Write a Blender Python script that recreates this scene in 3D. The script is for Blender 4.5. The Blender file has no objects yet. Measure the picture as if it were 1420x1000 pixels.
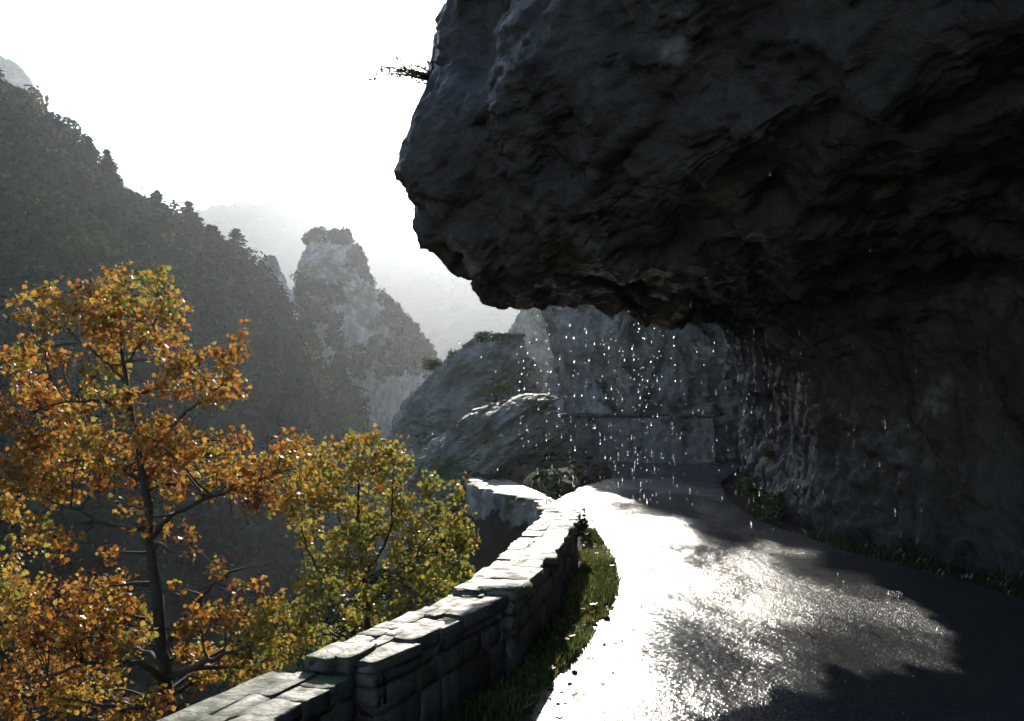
import bpy, math, random
import numpy as np
from mathutils import Vector, Matrix

# ------------------------------------------------------------------ camera, sky, sun, exposure
F, HZ, CX, EYE = 1230.0, 570.0, 710.0, 1.6          # focal length and horizon in photo pixels
SC = bpy.context.scene
COL = SC.collection
cam_d = bpy.data.cameras.new('camera')
cam_d.sensor_width = 36.0
cam_d.lens = 36.0 * F / 1420.0
cam_d.shift_y = 70.0 / 1420.0
cam_d.clip_start, cam_d.clip_end = 0.05, 6000.0
cam = bpy.data.objects.new('camera', cam_d)
cam.location = (0, 0, EYE)
cam.rotation_euler = (math.radians(90), 0, 0)
COL.objects.link(cam)
SC.camera = cam

SUN_AZ, SUN_EL = math.radians(-1.2), math.radians(22.0)    # azimuth from the view axis (+Y), right positive
W = bpy.data.worlds.new('World'); SC.world = W; W.use_nodes = True
nt = W.node_tree; nt.nodes.clear()
sky = nt.nodes.new('ShaderNodeTexSky'); sky.sky_type = 'NISHITA'; sky.sun_disc = False
sky.sun_elevation = SUN_EL; sky.sun_rotation = SUN_AZ
sky.air_density = 1.0; sky.dust_density = .6; sky.ozone_density = 1.0; sky.altitude = 300
bg = nt.nodes.new('ShaderNodeBackground'); bg.inputs[1].default_value = 0.12
wo = nt.nodes.new('ShaderNodeOutputWorld')
nt.links.new(sky.outputs[0], bg.inputs[0]); nt.links.new(bg.outputs[0], wo.inputs[0])

sun_d = bpy.data.lights.new('sun', 'SUN'); sun_d.energy = 5.0; sun_d.angle = math.radians(0.55)
sun_d.color = (1.0, 0.93, 0.82)
sun = bpy.data.objects.new('sun', sun_d); COL.objects.link(sun)
to_sun = Vector((math.sin(SUN_AZ) * math.cos(SUN_EL), math.cos(SUN_AZ) * math.cos(SUN_EL), math.sin(SUN_EL)))
sun.rotation_euler = to_sun.to_track_quat('Z', 'Y').to_euler()
sun.location = (0, 0, 60)

SC.view_settings.view_transform = 'Standard'; SC.view_settings.look = 'None'
SC.view_settings.exposure = 1.05; SC.view_settings.gamma = 1.0
SC.view_settings.use_curve_mapping = False
cy = SC.cycles
cy.use_denoising = True
cy.max_bounces = 7; cy.diffuse_bounces = 3; cy.glossy_bounces = 3; cy.transmission_bounces = 4
cy.transparent_max_bounces = 6; cy.volume_bounces = 1
cy.caustics_reflective = False; cy.caustics_refractive = False
cy.sample_clamp_indirect = 5.0

# ------------------------------------------------------------------ helpers
rng = np.random.default_rng(11)
random.seed(11)

def at(px, py, d):
    return np.array(((px - CX) / F * d, d, EYE + (HZ - py) / F * d))

def tag(o, label=None, cat=None, group=None, kind=None):
    if label: o['label'] = label
    if cat: o['category'] = cat
    if group: o['group'] = group
    if kind: o['kind'] = kind
    return o

def mesh(name, V, Fc, mat, smooth=False, hue=None):
    """V (n,3) array; Fc (m,k) array of equal-sided faces, or a list of such arrays."""
    V = np.asarray(V, dtype=np.float32)
    Fl = Fc if isinstance(Fc, list) else [Fc]
    Fl = [np.asarray(f, dtype=np.int32) for f in Fl if len(f)]
    me = bpy.data.meshes.new(name)
    me.vertices.add(len(V)); me.vertices.foreach_set('co', V.ravel())
    li = np.concatenate([f.ravel() for f in Fl])
    tot = np.concatenate([np.full(len(f), f.shape[1], np.int32) for f in Fl])
    st = np.concatenate(([0], np.cumsum(tot)[:-1])).astype(np.int32)
    me.loops.add(len(li)); me.loops.foreach_set('vertex_index', li)
    me.polygons.add(len(tot)); me.polygons.foreach_set('loop_start', st); me.polygons.foreach_set('loop_total', tot)
    if smooth: me.polygons.foreach_set('use_smooth', np.ones(len(tot), dtype=bool))
    if hue is not None:
        a = me.attributes.new('hue', 'FLOAT', 'FACE'); a.data.foreach_set('value', np.asarray(hue, np.float32))
    me.update(calc_edges=True); me.validate()
    if mat: me.materials.append(mat)
    return me

def obj(name, me, parent=None, loc=None):
    o = bpy.data.objects.new(name, me); COL.objects.link(o)
    if parent is not None: o.parent = parent
    if loc is not None: o.location = loc
    return o

def empty(name, loc=(0, 0, 0)):
    o = bpy.data.objects.new(name, None); COL.objects.link(o); o.location = loc; o.empty_display_size = .3
    return o

def grid_faces(nu, nv, wrap_u=False):
    i = np.arange(nu if wrap_u else nu - 1)[:, None]; j = np.arange(nv - 1)[None, :]
    i2 = (i + 1) % nu
    return np.stack([i * nv + j, i2 * nv + j, i2 * nv + j + 1, i * nv + j + 1], -1).reshape(-1, 4)

# --- noise
def _h(ix, iy, iz, s):
    h = (ix.astype(np.uint32) * np.uint32(374761393) + iy.astype(np.uint32) * np.uint32(668265263)
         + iz.astype(np.uint32) * np.uint32(2147483647) + np.uint32((s * 974711 + 7919) & 0xffffffff))
    h = (h ^ (h >> np.uint32(13))) * np.uint32(1274126177)
    h = (h ^ (h >> np.uint32(16))) * np.uint32(2246822519)
    h ^= h >> np.uint32(15)
    return h.astype(np.float64) / 4294967295.0

def vnoise(P, s=0):
    P = np.asarray(P, float); I = np.floor(P).astype(np.int64); f = P - I
    u = f * f * f * (f * (f * 6 - 15) + 10); r = 0
    for dx in (0, 1):
        wx = u[:, 0] if dx else 1 - u[:, 0]
        for dy in (0, 1):
            wy = u[:, 1] if dy else 1 - u[:, 1]
            for dz in (0, 1):
                wz = u[:, 2] if dz else 1 - u[:, 2]
                r = r + wx * wy * wz * _h(I[:, 0] + dx, I[:, 1] + dy, I[:, 2] + dz, s)
    return r * 2 - 1

def fbm(P, o=4, s=0, g=.5):
    a, t, r = 1., 0., 0.
    for k in range(o):
        r = r + a * vnoise(P * 2.03 ** k + 17.3 * k, s + k); t += a; a *= g
    return r / t

def facet(P, s=0):
    """piecewise planar offsets over random cells: broken rock"""
    I = np.floor(P).astype(np.int64); best = np.full(len(P), 1e9); out = np.zeros(len(P))
    for dx in (-1, 0, 1):
        for dy in (-1, 0, 1):
            for dz in (-1, 0, 1):
                c = I + np.array((dx, dy, dz))
                h = [_h(c[:, 0], c[:, 1], c[:, 2], s + k) for k in range(7)]
                d = P - (c + np.stack(h[:3], -1)); q = (d * d).sum(1); m = q < best
                v = (h[3] - .5) + ((h[4] - .5) * d[:, 0] + (h[5] - .5) * d[:, 1] + (h[6] - .5) * d[:, 2]) * 1.5
                out = np.where(m, v, out); best = np.where(m, q, best)
    return out

def rocky(P, size, s=0, sq=(1, 1, 1), shear=0.):
    if shear: P = P + np.outer(P[:, 0], (0, 0, -shear))
    Q = P / size / np.array(sq)
    Q = Q + .16 * np.stack([fbm(Q * 1.3 + k * 31, 3, s + 50 + k) for k in range(3)], -1)
    r = .8 * fbm(Q * .6, 3, s + 3) + 1.0 * facet(Q, s) + .48 * facet(Q * 2.1 + 5, s + 9) + .24 * facet(Q * 4.6 + 9, s + 19) + .11 * facet(Q * 9.5 + 3, s + 23)
    return r + .10 * fbm(Q * 7, 3, s + 30)

def interp(tab, t):
    """smooth table interpolation (Catmull-Rom like, via dense linear + smoothing-free pchip)"""
    tab = np.asarray(tab, float); return np.interp(t, tab[:, 0], tab[:, 1])

def crom(K, P, t):
    """Catmull-Rom of rows P at knots K, evaluated at t"""
    K = np.asarray(K, float); P = np.asarray(P, float); t = np.asarray(t, float)
    m = np.gradient(P, K, axis=0)
    i = np.clip(np.searchsorted(K, t) - 1, 0, len(K) - 2)
    h = (K[i + 1] - K[i]); u = (t - K[i]) / h
    sh = (-1,) + (1,) * (P.ndim - 1)
    u_, h_ = u.reshape(sh), h.reshape(sh)
    return ((2 * u_**3 - 3 * u_**2 + 1) * P[i] + (u_**3 - 2 * u_**2 + u_) * h_ * m[i]
            + (-2 * u_**3 + 3 * u_**2) * P[i + 1] + (u_**3 - u_**2) * h_ * m[i + 1])

# ------------------------------------------------------------------ materials
def newmat(name):
    m = bpy.data.materials.new(name); m.use_nodes = True; m.node_tree.nodes.clear()
    return m, m.node_tree.nodes, m.node_tree.links

def N(ns, t, **kw):
    n = ns.new(t)
    for k, v in kw.items():
        if k.startswith('i_'): n.inputs[k[2:].replace('_', ' ')].default_value = v
        else: setattr(n, k, v)
    return n

def ramp(ns, stops):
    r = ns.new('ShaderNodeValToRGB'); e = r.color_ramp.elements
    while len(e) > 1: e.remove(e[-1])
    e[0].position = stops[0][0]; e[0].color = (*stops[0][1], 1)
    for p, c in stops[1:]:
        x = e.new(p); x.color = (*c, 1)
    return r

def rock_mat(name, dark, mid, light, scale=1.0, rough=.75, streak=.5, moss=0.0, spec=.35, bump=.6, tint=False):
    m, ns, L = newmat(name)
    tc = N(ns, 'ShaderNodeNewGeometry'); mp = N(ns, 'ShaderNodeMapping'); mp.inputs['Scale'].default_value = (scale,) * 3
    L.new(tc.outputs['Position'], mp.inputs[0])
    n1 = N(ns, 'ShaderNodeTexNoise', i_Scale=1.1, i_Detail=9.0, i_Roughness=.62, i_Distortion=.6); L.new(mp.outputs[0], n1.inputs[0])
    r1 = ramp(ns, [(.30, dark), (.48, mid), (.59, mid), (.70, light)]); L.new(n1.outputs[0], r1.inputs[0])
    mp2 = N(ns, 'ShaderNodeMapping'); mp2.inputs['Scale'].default_value = (scale * 2.2, scale * 2.2, scale * .28)
    L.new(tc.outputs['Position'], mp2.inputs[0])
    n2 = N(ns, 'ShaderNodeTexNoise', i_Scale=1.0, i_Detail=6.0, i_Roughness=.6, i_Distortion=.4); L.new(mp2.outputs[0], n2.inputs[0])
    r2 = ramp(ns, [(.40, (.35, .33, .30)), (.56, (1, 1, 1))]); L.new(n2.outputs[0], r2.inputs[0])
    mx = N(ns, 'ShaderNodeMix', data_type='RGBA', blend_type='MULTIPLY'); mx.inputs[0].default_value = streak
    L.new(r1.outputs[0], mx.inputs[6]); L.new(r2.outputs[0], mx.inputs[7])
    n3 = N(ns, 'ShaderNodeTexNoise', i_Scale=9.0, i_Detail=7.0, i_Roughness=.7); L.new(mp.outputs[0], n3.inputs[0])
    r3 = ramp(ns, [(.3, (.55, .55, .55)), (.7, (1.3, 1.3, 1.3))]); L.new(n3.outputs[0], r3.inputs[0])
    mx2 = N(ns, 'ShaderNodeMix', data_type='RGBA', blend_type='MULTIPLY'); mx2.inputs[0].default_value = .8
    L.new(mx.outputs[2], mx2.inputs[6]); L.new(r3.outputs[0], mx2.inputs[7])
    col = mx2.outputs[2]
    if tint:
        oi = N(ns, 'ShaderNodeObjectInfo'); rt = ramp(ns, [(0, (.6, .58, .56)), (.5, (.95, .95, .95)), (1, (1.35, 1.33, 1.3))]); L.new(oi.outputs['Random'], rt.inputs[0])
        mt = N(ns, 'ShaderNodeMix', data_type='RGBA', blend_type='MULTIPLY'); mt.inputs[0].default_value = 1.0; L.new(col, mt.inputs[6]); L.new(rt.outputs[0], mt.inputs[7]); col = mt.outputs[2]
    if moss > 0:
        n4 = N(ns, 'ShaderNodeTexNoise', i_Scale=.9, i_Detail=8.0, i_Roughness=.65); L.new(mp.outputs[0], n4.inputs[0])
        geo = N(ns, 'ShaderNodeNewGeometry'); sx = N(ns, 'ShaderNodeSeparateXYZ'); L.new(geo.outputs['Normal'], sx.inputs[0])
        ma = N(ns, 'ShaderNodeMath', operation='MULTIPLY_ADD'); ma.inputs[1].default_value = .22
        L.new(sx.outputs[2], ma.inputs[0]); L.new(n4.outputs[0], ma.inputs[2])
        r4 = ramp(ns, [(.62 - .14 * moss, (0, 0, 0)), (.74 - .14 * moss, (1, 1, 1))]); L.new(ma.outputs[0], r4.inputs[0])
        mx3 = N(ns, 'ShaderNodeMix', data_type='RGBA'); L.new(r4.outputs[0], mx3.inputs[0])
        L.new(col, mx3.inputs[6]); mx3.inputs[7].default_value = (.045, .06, .022, 1)
        col = mx3.outputs[2]
    vo = N(ns, 'ShaderNodeTexVoronoi', feature='DISTANCE_TO_EDGE', i_Scale=2.2); L.new(mp.outputs[0], vo.inputs[0])
    rv = ramp(ns, [(0, (0, 0, 0)), (.09, (1, 1, 1))]); L.new(vo.outputs[0], rv.inputs[0])
    ad = N(ns, 'ShaderNodeMath', operation='MULTIPLY_ADD'); ad.inputs[1].default_value = .12
    L.new(rv.outputs[0], ad.inputs[0]); L.new(n3.outputs[0], ad.inputs[2])
    b = N(ns, 'ShaderNodeBump', i_Strength=bump, i_Distance=.09 / scale); L.new(ad.outputs[0], b.inputs['Height'])
    p = N(ns, 'ShaderNodeBsdfPrincipled'); L.new(col, p.inputs['Base Color']); L.new(b.outputs[0], p.inputs['Normal'])
    rr = ramp(ns, [(.35, (rough * .6,) * 3), (.65, (min(1, rough * 1.15),) * 3)]); L.new(n2.outputs[0], rr.inputs[0])
    L.new(rr.outputs[0], p.inputs['Roughness']); p.inputs['Specular IOR Level'].default_value = spec
    o = N(ns, 'ShaderNodeOutputMaterial'); L.new(p.outputs[0], o.inputs[0])
    return m

def leaf_mat(name, stops, trans=.5, gloss=.014, rough=.4):
    m, ns, L = newmat(name)
    a = N(ns, 'ShaderNodeAttribute', attribute_name='hue'); r = ramp(ns, stops); L.new(a.outputs['Fac'], r.inputs[0])
    d = N(ns, 'ShaderNodeBsdfDiffuse'); t = N(ns, 'ShaderNodeBsdfTranslucent'); L.new(r.outputs[0], d.inputs[0])
    hs = N(ns, 'ShaderNodeHueSaturation'); hs.inputs['Saturation'].default_value = 1.02; hs.inputs['Value'].default_value = 1.1
    L.new(r.outputs[0], hs.inputs['Color']); L.new(hs.outputs[0], t.inputs[0])
    mx = N(ns, 'ShaderNodeMixShader'); mx.inputs[0].default_value = trans; L.new(d.outputs[0], mx.inputs[1]); L.new(t.outputs[0], mx.inputs[2])
    g = N(ns, 'ShaderNodeBsdfGlossy'); g.inputs['Roughness'].default_value = rough; g.inputs[0].default_value = (1, 1, 1, 1)
    lw = N(ns, 'ShaderNodeFresnel'); lw.inputs[0].default_value = 1.4
    mm = N(ns, 'ShaderNodeMath', operation='MULTIPLY'); mm.inputs[1].default_value = gloss * 4; L.new(lw.outputs[0], mm.inputs[0])
    m2 = N(ns, 'ShaderNodeMixShader'); L.new(mm.outputs[0], m2.inputs[0]); L.new(mx.outputs[0], m2.inputs[1]); L.new(g.outputs[0], m2.inputs[2])
    o = N(ns, 'ShaderNodeOutputMaterial'); L.new(m2.outputs[0], o.inputs[0])
    return m

def plain_mat(name, c1, c2, scale=3., rough=.8, bump=.3, dist=.03, spec=.3):
    m, ns, L = newmat(name)
    tc = N(ns, 'ShaderNodeTexCoord')
    n = N(ns, 'ShaderNodeTexNoise', i_Scale=scale, i_Detail=8.0, i_Roughness=.65); L.new(tc.outputs['Object'], n.inputs[0])
    r = ramp(ns, [(.3, c1), (.7, c2)]); L.new(n.outputs[0], r.inputs[0])
    n2 = N(ns, 'ShaderNodeTexNoise', i_Scale=scale * 6, i_Detail=6.0); L.new(tc.outputs['Object'], n2.inputs[0])
    b = N(ns, 'ShaderNodeBump', i_Strength=bump, i_Distance=dist); L.new(n2.outputs[0], b.inputs['Height'])
    p = N(ns, 'ShaderNodeBsdfPrincipled', i_Roughness=rough); L.new(r.outputs[0], p.inputs['Base Color']); L.new(b.outputs[0], p.inputs['Normal'])
    p.inputs['Specular IOR Level'].default_value = spec
    o = N(ns, 'ShaderNodeOutputMaterial'); L.new(p.outputs[0], o.inputs[0])
    return m

def road_mat():
    m, ns, L = newmat('wet_asphalt')
    tc = N(ns, 'ShaderNodeTexCoord')
    mp = N(ns, 'ShaderNodeMapping'); mp.inputs['Scale'].default_value = (1.0, .38, 1); mp.inputs['Rotation'].default_value = (0, 0, -.2)
    L.new(tc.outputs['Object'], mp.inputs[0])
    wet = N(ns, 'ShaderNodeTexNoise', i_Scale=.7, i_Detail=7.0, i_Roughness=.6, i_Distortion=.35); L.new(mp.outputs[0], wet.inputs[0])
    rr = ramp(ns, [(.34, (.10,) * 3), (.46, (.21,) * 3), (.56, (.29,) * 3), (.70, (.34,) * 3)]); L.new(wet.outputs[0], rr.inputs[0])
    cn = N(ns, 'ShaderNodeTexNoise', i_Scale=60., i_Detail=4.0); L.new(tc.outputs['Object'], cn.inputs[0])
    cr = ramp(ns, [(.3, (.02, .02, .021)), (.6, (.042, .042, .043)), (.8, (.085, .083, .08))]); L.new(cn.outputs[0], cr.inputs[0])
    g1 = N(ns, 'ShaderNodeTexVoronoi', i_Scale=75.); L.new(tc.outputs['Object'], g1.inputs[0])
    g2 = N(ns, 'ShaderNodeTexNoise', i_Scale=14., i_Detail=5.0, i_Roughness=.6); L.new(tc.outputs['Object'], g2.inputs[0])
    g3 = N(ns, 'ShaderNodeTexNoise', i_Scale=2.3, i_Detail=3.0); L.new(mp.outputs[0], g3.inputs[0])
    bs = ramp(ns, [(.38, (.12,) * 3), (.58, (1,) * 3)]); L.new(wet.outputs[0], bs.inputs[0])
    b1 = N(ns, 'ShaderNodeBump', i_Distance=.006, invert=True); L.new(g1.outputs[0], b1.inputs['Height']); L.new(bs.outputs[0], b1.inputs['Strength'])
    b2 = N(ns, 'ShaderNodeBump', i_Strength=.8, i_Distance=.014); L.new(g2.outputs[0], b2.inputs['Height']); L.new(b1.outputs[0], b2.inputs['Normal'])
    b3 = N(ns, 'ShaderNodeBump', i_Strength=.5, i_Distance=.03); L.new(g3.outputs[0], b3.inputs['Height']); L.new(b2.outputs[0], b3.inputs['Normal'])
    p = N(ns, 'ShaderNodeBsdfPrincipled'); L.new(cr.outputs[0], p.inputs['Base Color']); L.new(rr.outputs[0], p.inputs['Roughness'])
    p.inputs['IOR'].default_value = 1.4; L.new(b3.outputs[0], p.inputs['Normal'])
    o = N(ns, 'ShaderNodeOutputMaterial'); L.new(p.outputs[0], o.inputs[0])
    return m

M = {}
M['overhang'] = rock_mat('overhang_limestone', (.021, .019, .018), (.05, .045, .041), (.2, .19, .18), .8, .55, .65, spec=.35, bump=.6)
M['cliff'] = rock_mat('grey_limestone', (.09, .09, .093), (.25, .25, .25), (.5, .5, .495), .9, .7, .8, moss=.15)
M['outcrop'] = rock_mat('weathered_limestone', (.11, .11, .11), (.27, .27, .265), (.46, .46, .45), .6, .75, .5, moss=.5)
M['pinnacle'] = rock_mat('pale_limestone', (.17, .165, .155), (.38, .37, .35), (.55, .54, .51), .16, .85, .8, moss=.2)
M['far_rock'] = rock_mat('far_limestone', (.12, .12, .11), (.28, .27, .25), (.42, .41, .38), .1, .9, .6, moss=.8)
M['hill_soil'] = plain_mat('wooded_slope_soil', (.02, .022, .012), (.055, .055, .03), .25, .95, .5, .5)
M['far_wood'] = plain_mat('far_woodland', (.025, .035, .018), (.06, .065, .035), .05, .95, .6, 3.)
M['soil'] = plain_mat('verge_soil', (.018, .016, .011), (.055, .047, .033), 2.2, 1.0, .6, .05, .06)
M['mortar'] = plain_mat('wall_mortar', (.045, .044, .041), (.12, .116, .11), 5., .85, .6, .03)
M['stone'] = rock_mat('wall_stone', (.045, .043, .041), (.115, .112, .108), (.29, .28, .27), 3.0, .72, .3, moss=.2, spec=.35, bump=.6, tint=True)
M['far_wall'] = rock_mat('roadside_stone', (.13, .13, .13), (.27, .27, .27), (.42, .42, .41), 1.6, .8, .7, moss=.2)
M['bark'] = plain_mat('dark_bark', (.018, .014, .011), (.06, .05, .042), 9., .85, .7, .03)
M['road'] = road_mat()
M['orange_leaf'] = leaf_mat('autumn_leaf', [(0, (.11, .036, .015)), (.2, (.22, .075, .022)), (.42, (.35, .15, .032)), (.6, (.41, .24, .045)), (.8, (.31, .27, .05)), (1, (.14, .165, .034))])
M['forest_leaf'] = leaf_mat('forest_leaf', [(0, (.009, .023, .013)), (.4, (.018, .042, .022)), (.65, (.045, .07, .026)), (.8, (.09, .085, .03)), (.92, (.15, .085, .03)), (1, (.3, .17, .03))], .15, 0)
M['conifer_leaf'] = leaf_mat('conifer_needles', [(0, (.010, .022, .012)), (1, (.028, .048, .024))], .12, 0)
M['shrub_leaf'] = leaf_mat('shrub_leaf', [(0, (.02, .035, .012)), (.6, (.055, .08, .022)), (1, (.13, .13, .035))], .3, .008)
M['grass'] = leaf_mat('grass_blade', [(0, (.03, .045, .014)), (.55, (.075, .105, .025)), (.8, (.15, .16, .045)), (1, (.24, .19, .09))], .5, .02)

def water_mat():
    m, ns, L = newmat('falling_water')
    p = N(ns, 'ShaderNodeBsdfPrincipled', i_Roughness=.18, i_IOR=1.33)
    p.inputs['Transmission Weight'].default_value = 1.0; p.inputs['Base Color'].default_value = (.97, .98, 1, 1)
    o = N(ns, 'ShaderNodeOutputMaterial'); L.new(p.outputs[0], o.inputs[0])
    return m
M['water'] = water_mat()

# ------------------------------------------------------------------ ground and slopes
EDGE = [(-60, -2.6), (-6, -2.4), (1.5, -2.15), (3.4, -1.45), (4.2, -1.1), (5.7, -.45), (8.2, .02), (9.6, .25), (12, .5), (13.5, .62),
        (16.4, .55), (18, -.25), (21, -.85), (23, -1.2), (30, -1.0), (34, 0), (40, 4), (60, 14), (120, 20), (900, 40)]

def ground_z(x, y):
    e = interp(EDGE, y); out = np.clip(e - x, 0, None)
    P = np.stack([x, y, 0 * x], -1)
    n = fbm(P * .35, 3, 5)
    z = -.13 - np.where(out > 0, np.minimum(out * 3.2, .9 + out * .95), 0) + n * .35 * np.clip(out, 0, 2) - .02
    fl = -17 + fbm(P * .03, 3, 8) * 2.5
    return np.maximum(z, fl)

def axis(lo, a, b, hi, st, gr=1.16):
    v = list(np.arange(a, b + 1e-6, st)); s = st
    while v[-1] < hi: s *= gr; v.append(min(hi, v[-1] + s))
    s = st; w = [v[0]]
    while w[-1] > lo: s *= gr; w.append(max(lo, w[-1] - s))
    return np.array(w[:0:-1] + v)

gx = axis(-1400, -9, 9, 1400, .22); gy = axis(-300, -6, 30, 1800, .25)
X, Y = np.meshgrid(gx, gy, indexing='ij')
Z = ground_z(X.ravel(), Y.ravel())
g = obj('ground', mesh('ground', np.stack([X.ravel(), Y.ravel(), Z], -1), grid_faces(len(gx), len(gy)), M['soil'], True))
tag(g, 'dark soil of the road bench and the slope falling to the valley', kind='structure')

# left wooded spur
SPUR = [(-140, 88), (-100, 66), (-69, 45), (-58, 37), (-54.6, 33.5), (-50, 28.5), (-43, 25), (-37, 21), (-31, 15.5), (-24, 6.5), (-20, -1.5), (-14, -9.5), (-6, -20)]
def hill_z(x, y):
    s = interp(SPUR, x); P = np.stack([x, y, 0 * x], -1)
    b = np.where(y < 120, (120 - y) * .26, (y - 120) * .75)
    return s - b + fbm(P * .045, 4, 21) * 4.0 * np.clip((130 - y) / 40, .15, 1) - 1.0

hx = np.linspace(-140, -4, 150); hy = np.linspace(15, 165, 150)
X, Y = np.meshgrid(hx, hy, indexing='ij')
h = obj('hillside', mesh('hillside', np.stack([X.ravel(), Y.ravel(), np.maximum(hill_z(X.ravel(), Y.ravel()), -25)], -1), grid_faces(150, 150), M['hill_soil'], True))
tag(h, 'steep wooded hillside descending from the left', kind='structure')

def ridge(name, label, d, tab, thick, seed, mat, tree=1.0, x0=-600, x1=1500, n=420, m=50):
    """a real ridge: a crest line at depth d with slopes running down to both sides"""
    px = np.linspace(x0, x1, n); crest = EYE + (HZ - interp(tab, px)) / F * d
    v = np.linspace(-1, 1, m); Pn, Vv = np.meshgrid(px, v, indexing='ij')
    x = (Pn - CX) / F * d; y = d + Vv * thick + 0 * x
    y = y + fbm(np.stack([x.ravel() * .01, y.ravel() * .004, x.ravel() * 0], -1), 3, seed).reshape(x.shape) * thick * .15 * (1 - abs(Vv))
    c = np.repeat(crest[:, None], m, 1)
    z = c - (c + 22) * np.abs(Vv) ** .9
    Q = np.stack([x.ravel(), y.ravel(), z.ravel()], -1)
    z = z + (fbm(Q * .012, 4, seed + 3) * thick * .10).reshape(z.shape) * np.abs(Vv) * 2 * (1 - np.abs(Vv))
    z = z + (np.abs(fbm(Q * np.array((.16, .16, 0)), 3, seed + 6)) * d * .012 * tree).reshape(z.shape)
    o = obj(name, mesh(name, np.stack([x, y, z], -1).reshape(-1, 3), grid_faces(n, m), mat, True))
    tag(o, label, kind='structure'); return o

ridge('far_ridge', 'distant hazy wooded ridge closing the valley', 700,
      [(-600, 300), (100, 300), (230, 292), (270, 292), (300, 284), (340, 281), (385, 281), (410, 286), (440, 302), (465, 318), (490, 328), (520, 336), (560, 337), (600, 341), (700, 338), (900, 300), (1500, 240)],
      320, 31, M['far_wood'])
ridge('far_peak', 'pale hazy mountain shoulder at the top left', 520,
      [(-600, 5), (-200, 20), (-60, 45), (0, 62), (22, 74), (38, 92), (48, 120), (60, 150), (110, 205), (170, 250), (215, 272), (250, 290), (300, 330), (340, 420), (420, 600)],
      230, 41, M['far_rock'], .6, -600, 440, 300)

# ------------------------------------------------------------------ stacked rock masses
def stack(name, d, rows, depth, mat, seed, amp, size, nz=120, na=220, power=2.6, zbot=None, dshift=0., sq=(1, 1, 1), shear=0.):
    """rows: (photo y, left x, right x) silhouette at depth d; depth: half thickness (m) or table over photo y"""
    R = np.array(rows, float); py = np.linspace(R[0, 0], R[-1, 0], nz)
    l = (np.interp(py, R[:, 0], R[:, 1]) - CX) / F * d; r = (np.interp(py, R[:, 0], R[:, 2]) - CX) / F * d
    z = EYE + (HZ - py) / F * d
    if zbot is not None:
        k = 14; z = np.concatenate([z, np.linspace(z[-1], zbot, k)[1:]])
        l = np.concatenate([l, np.linspace(l[-1], l[-1] - .25 * (z[-k] - zbot), k)[1:]]); r = np.concatenate([r, np.full(k - 1, r[-1])])
        py = np.concatenate([py, np.full(k - 1, py[-1])])
    c = (l + r) / 2; hw = np.maximum((r - l) / 2, .01)
    hd = np.interp(py, [p for p, _ in depth], [q for _, q in depth]) if isinstance(depth, list) else np.full(len(z), float(depth))
    dome = np.clip((z[0] - z) / (abs(z[0] - z[min(len(z) - 1, 25)]) + 1e-6), 0.02, 1) ** .5
    hd = np.minimum(hd, hd * dome)
    a = np.linspace(0, 2 * np.pi, na, endpoint=False)
    ca, sa = np.cos(a), np.sin(a); k = 2 / power
    ux = np.sign(ca) * np.abs(ca) ** k; uy = np.sign(sa) * np.abs(sa) ** k
    P = np.stack([c[None] + ux[:, None] * hw[None], d + dshift + uy[:, None] * hd[None], np.repeat(z[None], na, 0)], -1)
    nrm = np.stack([ux[:, None] * hd[None], uy[:, None] * hw[None], np.zeros((na, len(z)))], -1)
    nrm /= np.linalg.norm(nrm, axis=-1, keepdims=True) + 1e-9
    nrm[..., 2] += .25; Q = P.reshape(-1, 3)
    D = rocky(Q, size, seed, sq, shear).reshape(na, len(z)) * amp
    P = P + nrm * D[..., None]
    P[:, 0, :] = P[:, 0, :].mean(0)
    return P, mesh(name, P.reshape(-1, 3), grid_faces(na, len(z), True), mat)

# ------------------------------------------------------------------ the overhang: a loft of cave cross-sections along the road
WALLX = [(-14, 6.2), (-4, 5.9), (5, 5.6), (9, 5.2), (10.5, 4.7), (12, 4.4), (13, 4.3), (14.5, 4.35), (17, 4.6), (20, 5.3), (24, 6.4), (28, 7.6)]
def section(y, lip, zl, zr, up=4.0, out=None):
    xw = float(interp(WALLX, y))
    pts = [(xw + .3, -.8), (xw, .1), (xw - .02, 1.1), (xw - .12, 2.0), (xw - .5, zr - .4), (xw - 1.15, zr - .08)]
    x5 = xw - 1.15
    if out is None:
        out = [(lip + 1.9, zl - .05), (lip + 1.25, zl + .05), (lip + .82, zl + .2), (lip + .5, zl + .75), (lip + .1, zl + 1.2), (lip, zl + 1.8), (lip + .45, zl + 2.9), (lip + .85, zl + 4.0)]
    x6 = out[0][0]
    pts += [(x5 * .66 + x6 * .34, zr), (x5 * .33 + x6 * .67, (zr + zl) / 2)] + out
    lx, lz = out[-1]
    pts += [(lx + 1.6, lz + 2.6), (lx + 4.5, lz + 5.5), (lx + 10, lz + 8), (18, lz + 9), (19, -.8)]
    return pts
nose = [(1.6, 3.12), (.6, 3.04), (-.14, 2.98), (-.6, 3.2), (-1.12, 4.02), (-1.32, 4.75), (-.98, 5.85), (-.62, 6.9)]
SECY = [-14, -5, 1, 5, 8, 9.8, 11.0, 12.0, 13.2, 15, 17.5, 20.5, 24]
SECS = [section(-14, 4.2, 4.6, 4.4), section(-5, 3.9, 4.6, 4.4), section(1, 3.4, 4.4, 4.2), section(5, 2.3, 4.0, 3.8), section(8, .55, 3.5, 3.3),
        section(9.8, -.55, 3.25, 3.1), section(11.0, 0, 3.0, 3.0, out=nose), section(12.0, 0, 3.0, 3.0, out=[(x + .03, z + .12) for x, z in nose]),
        section(13.2, -.7, 4.2, 3.25), section(15, .8, 5.2, 3.35), section(17.5, 2.2, 6.2, 3.7), section(20.5, 3.4, 7.0, 4.4), section(24, 5.2, 7.6, 5.6)]
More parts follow.
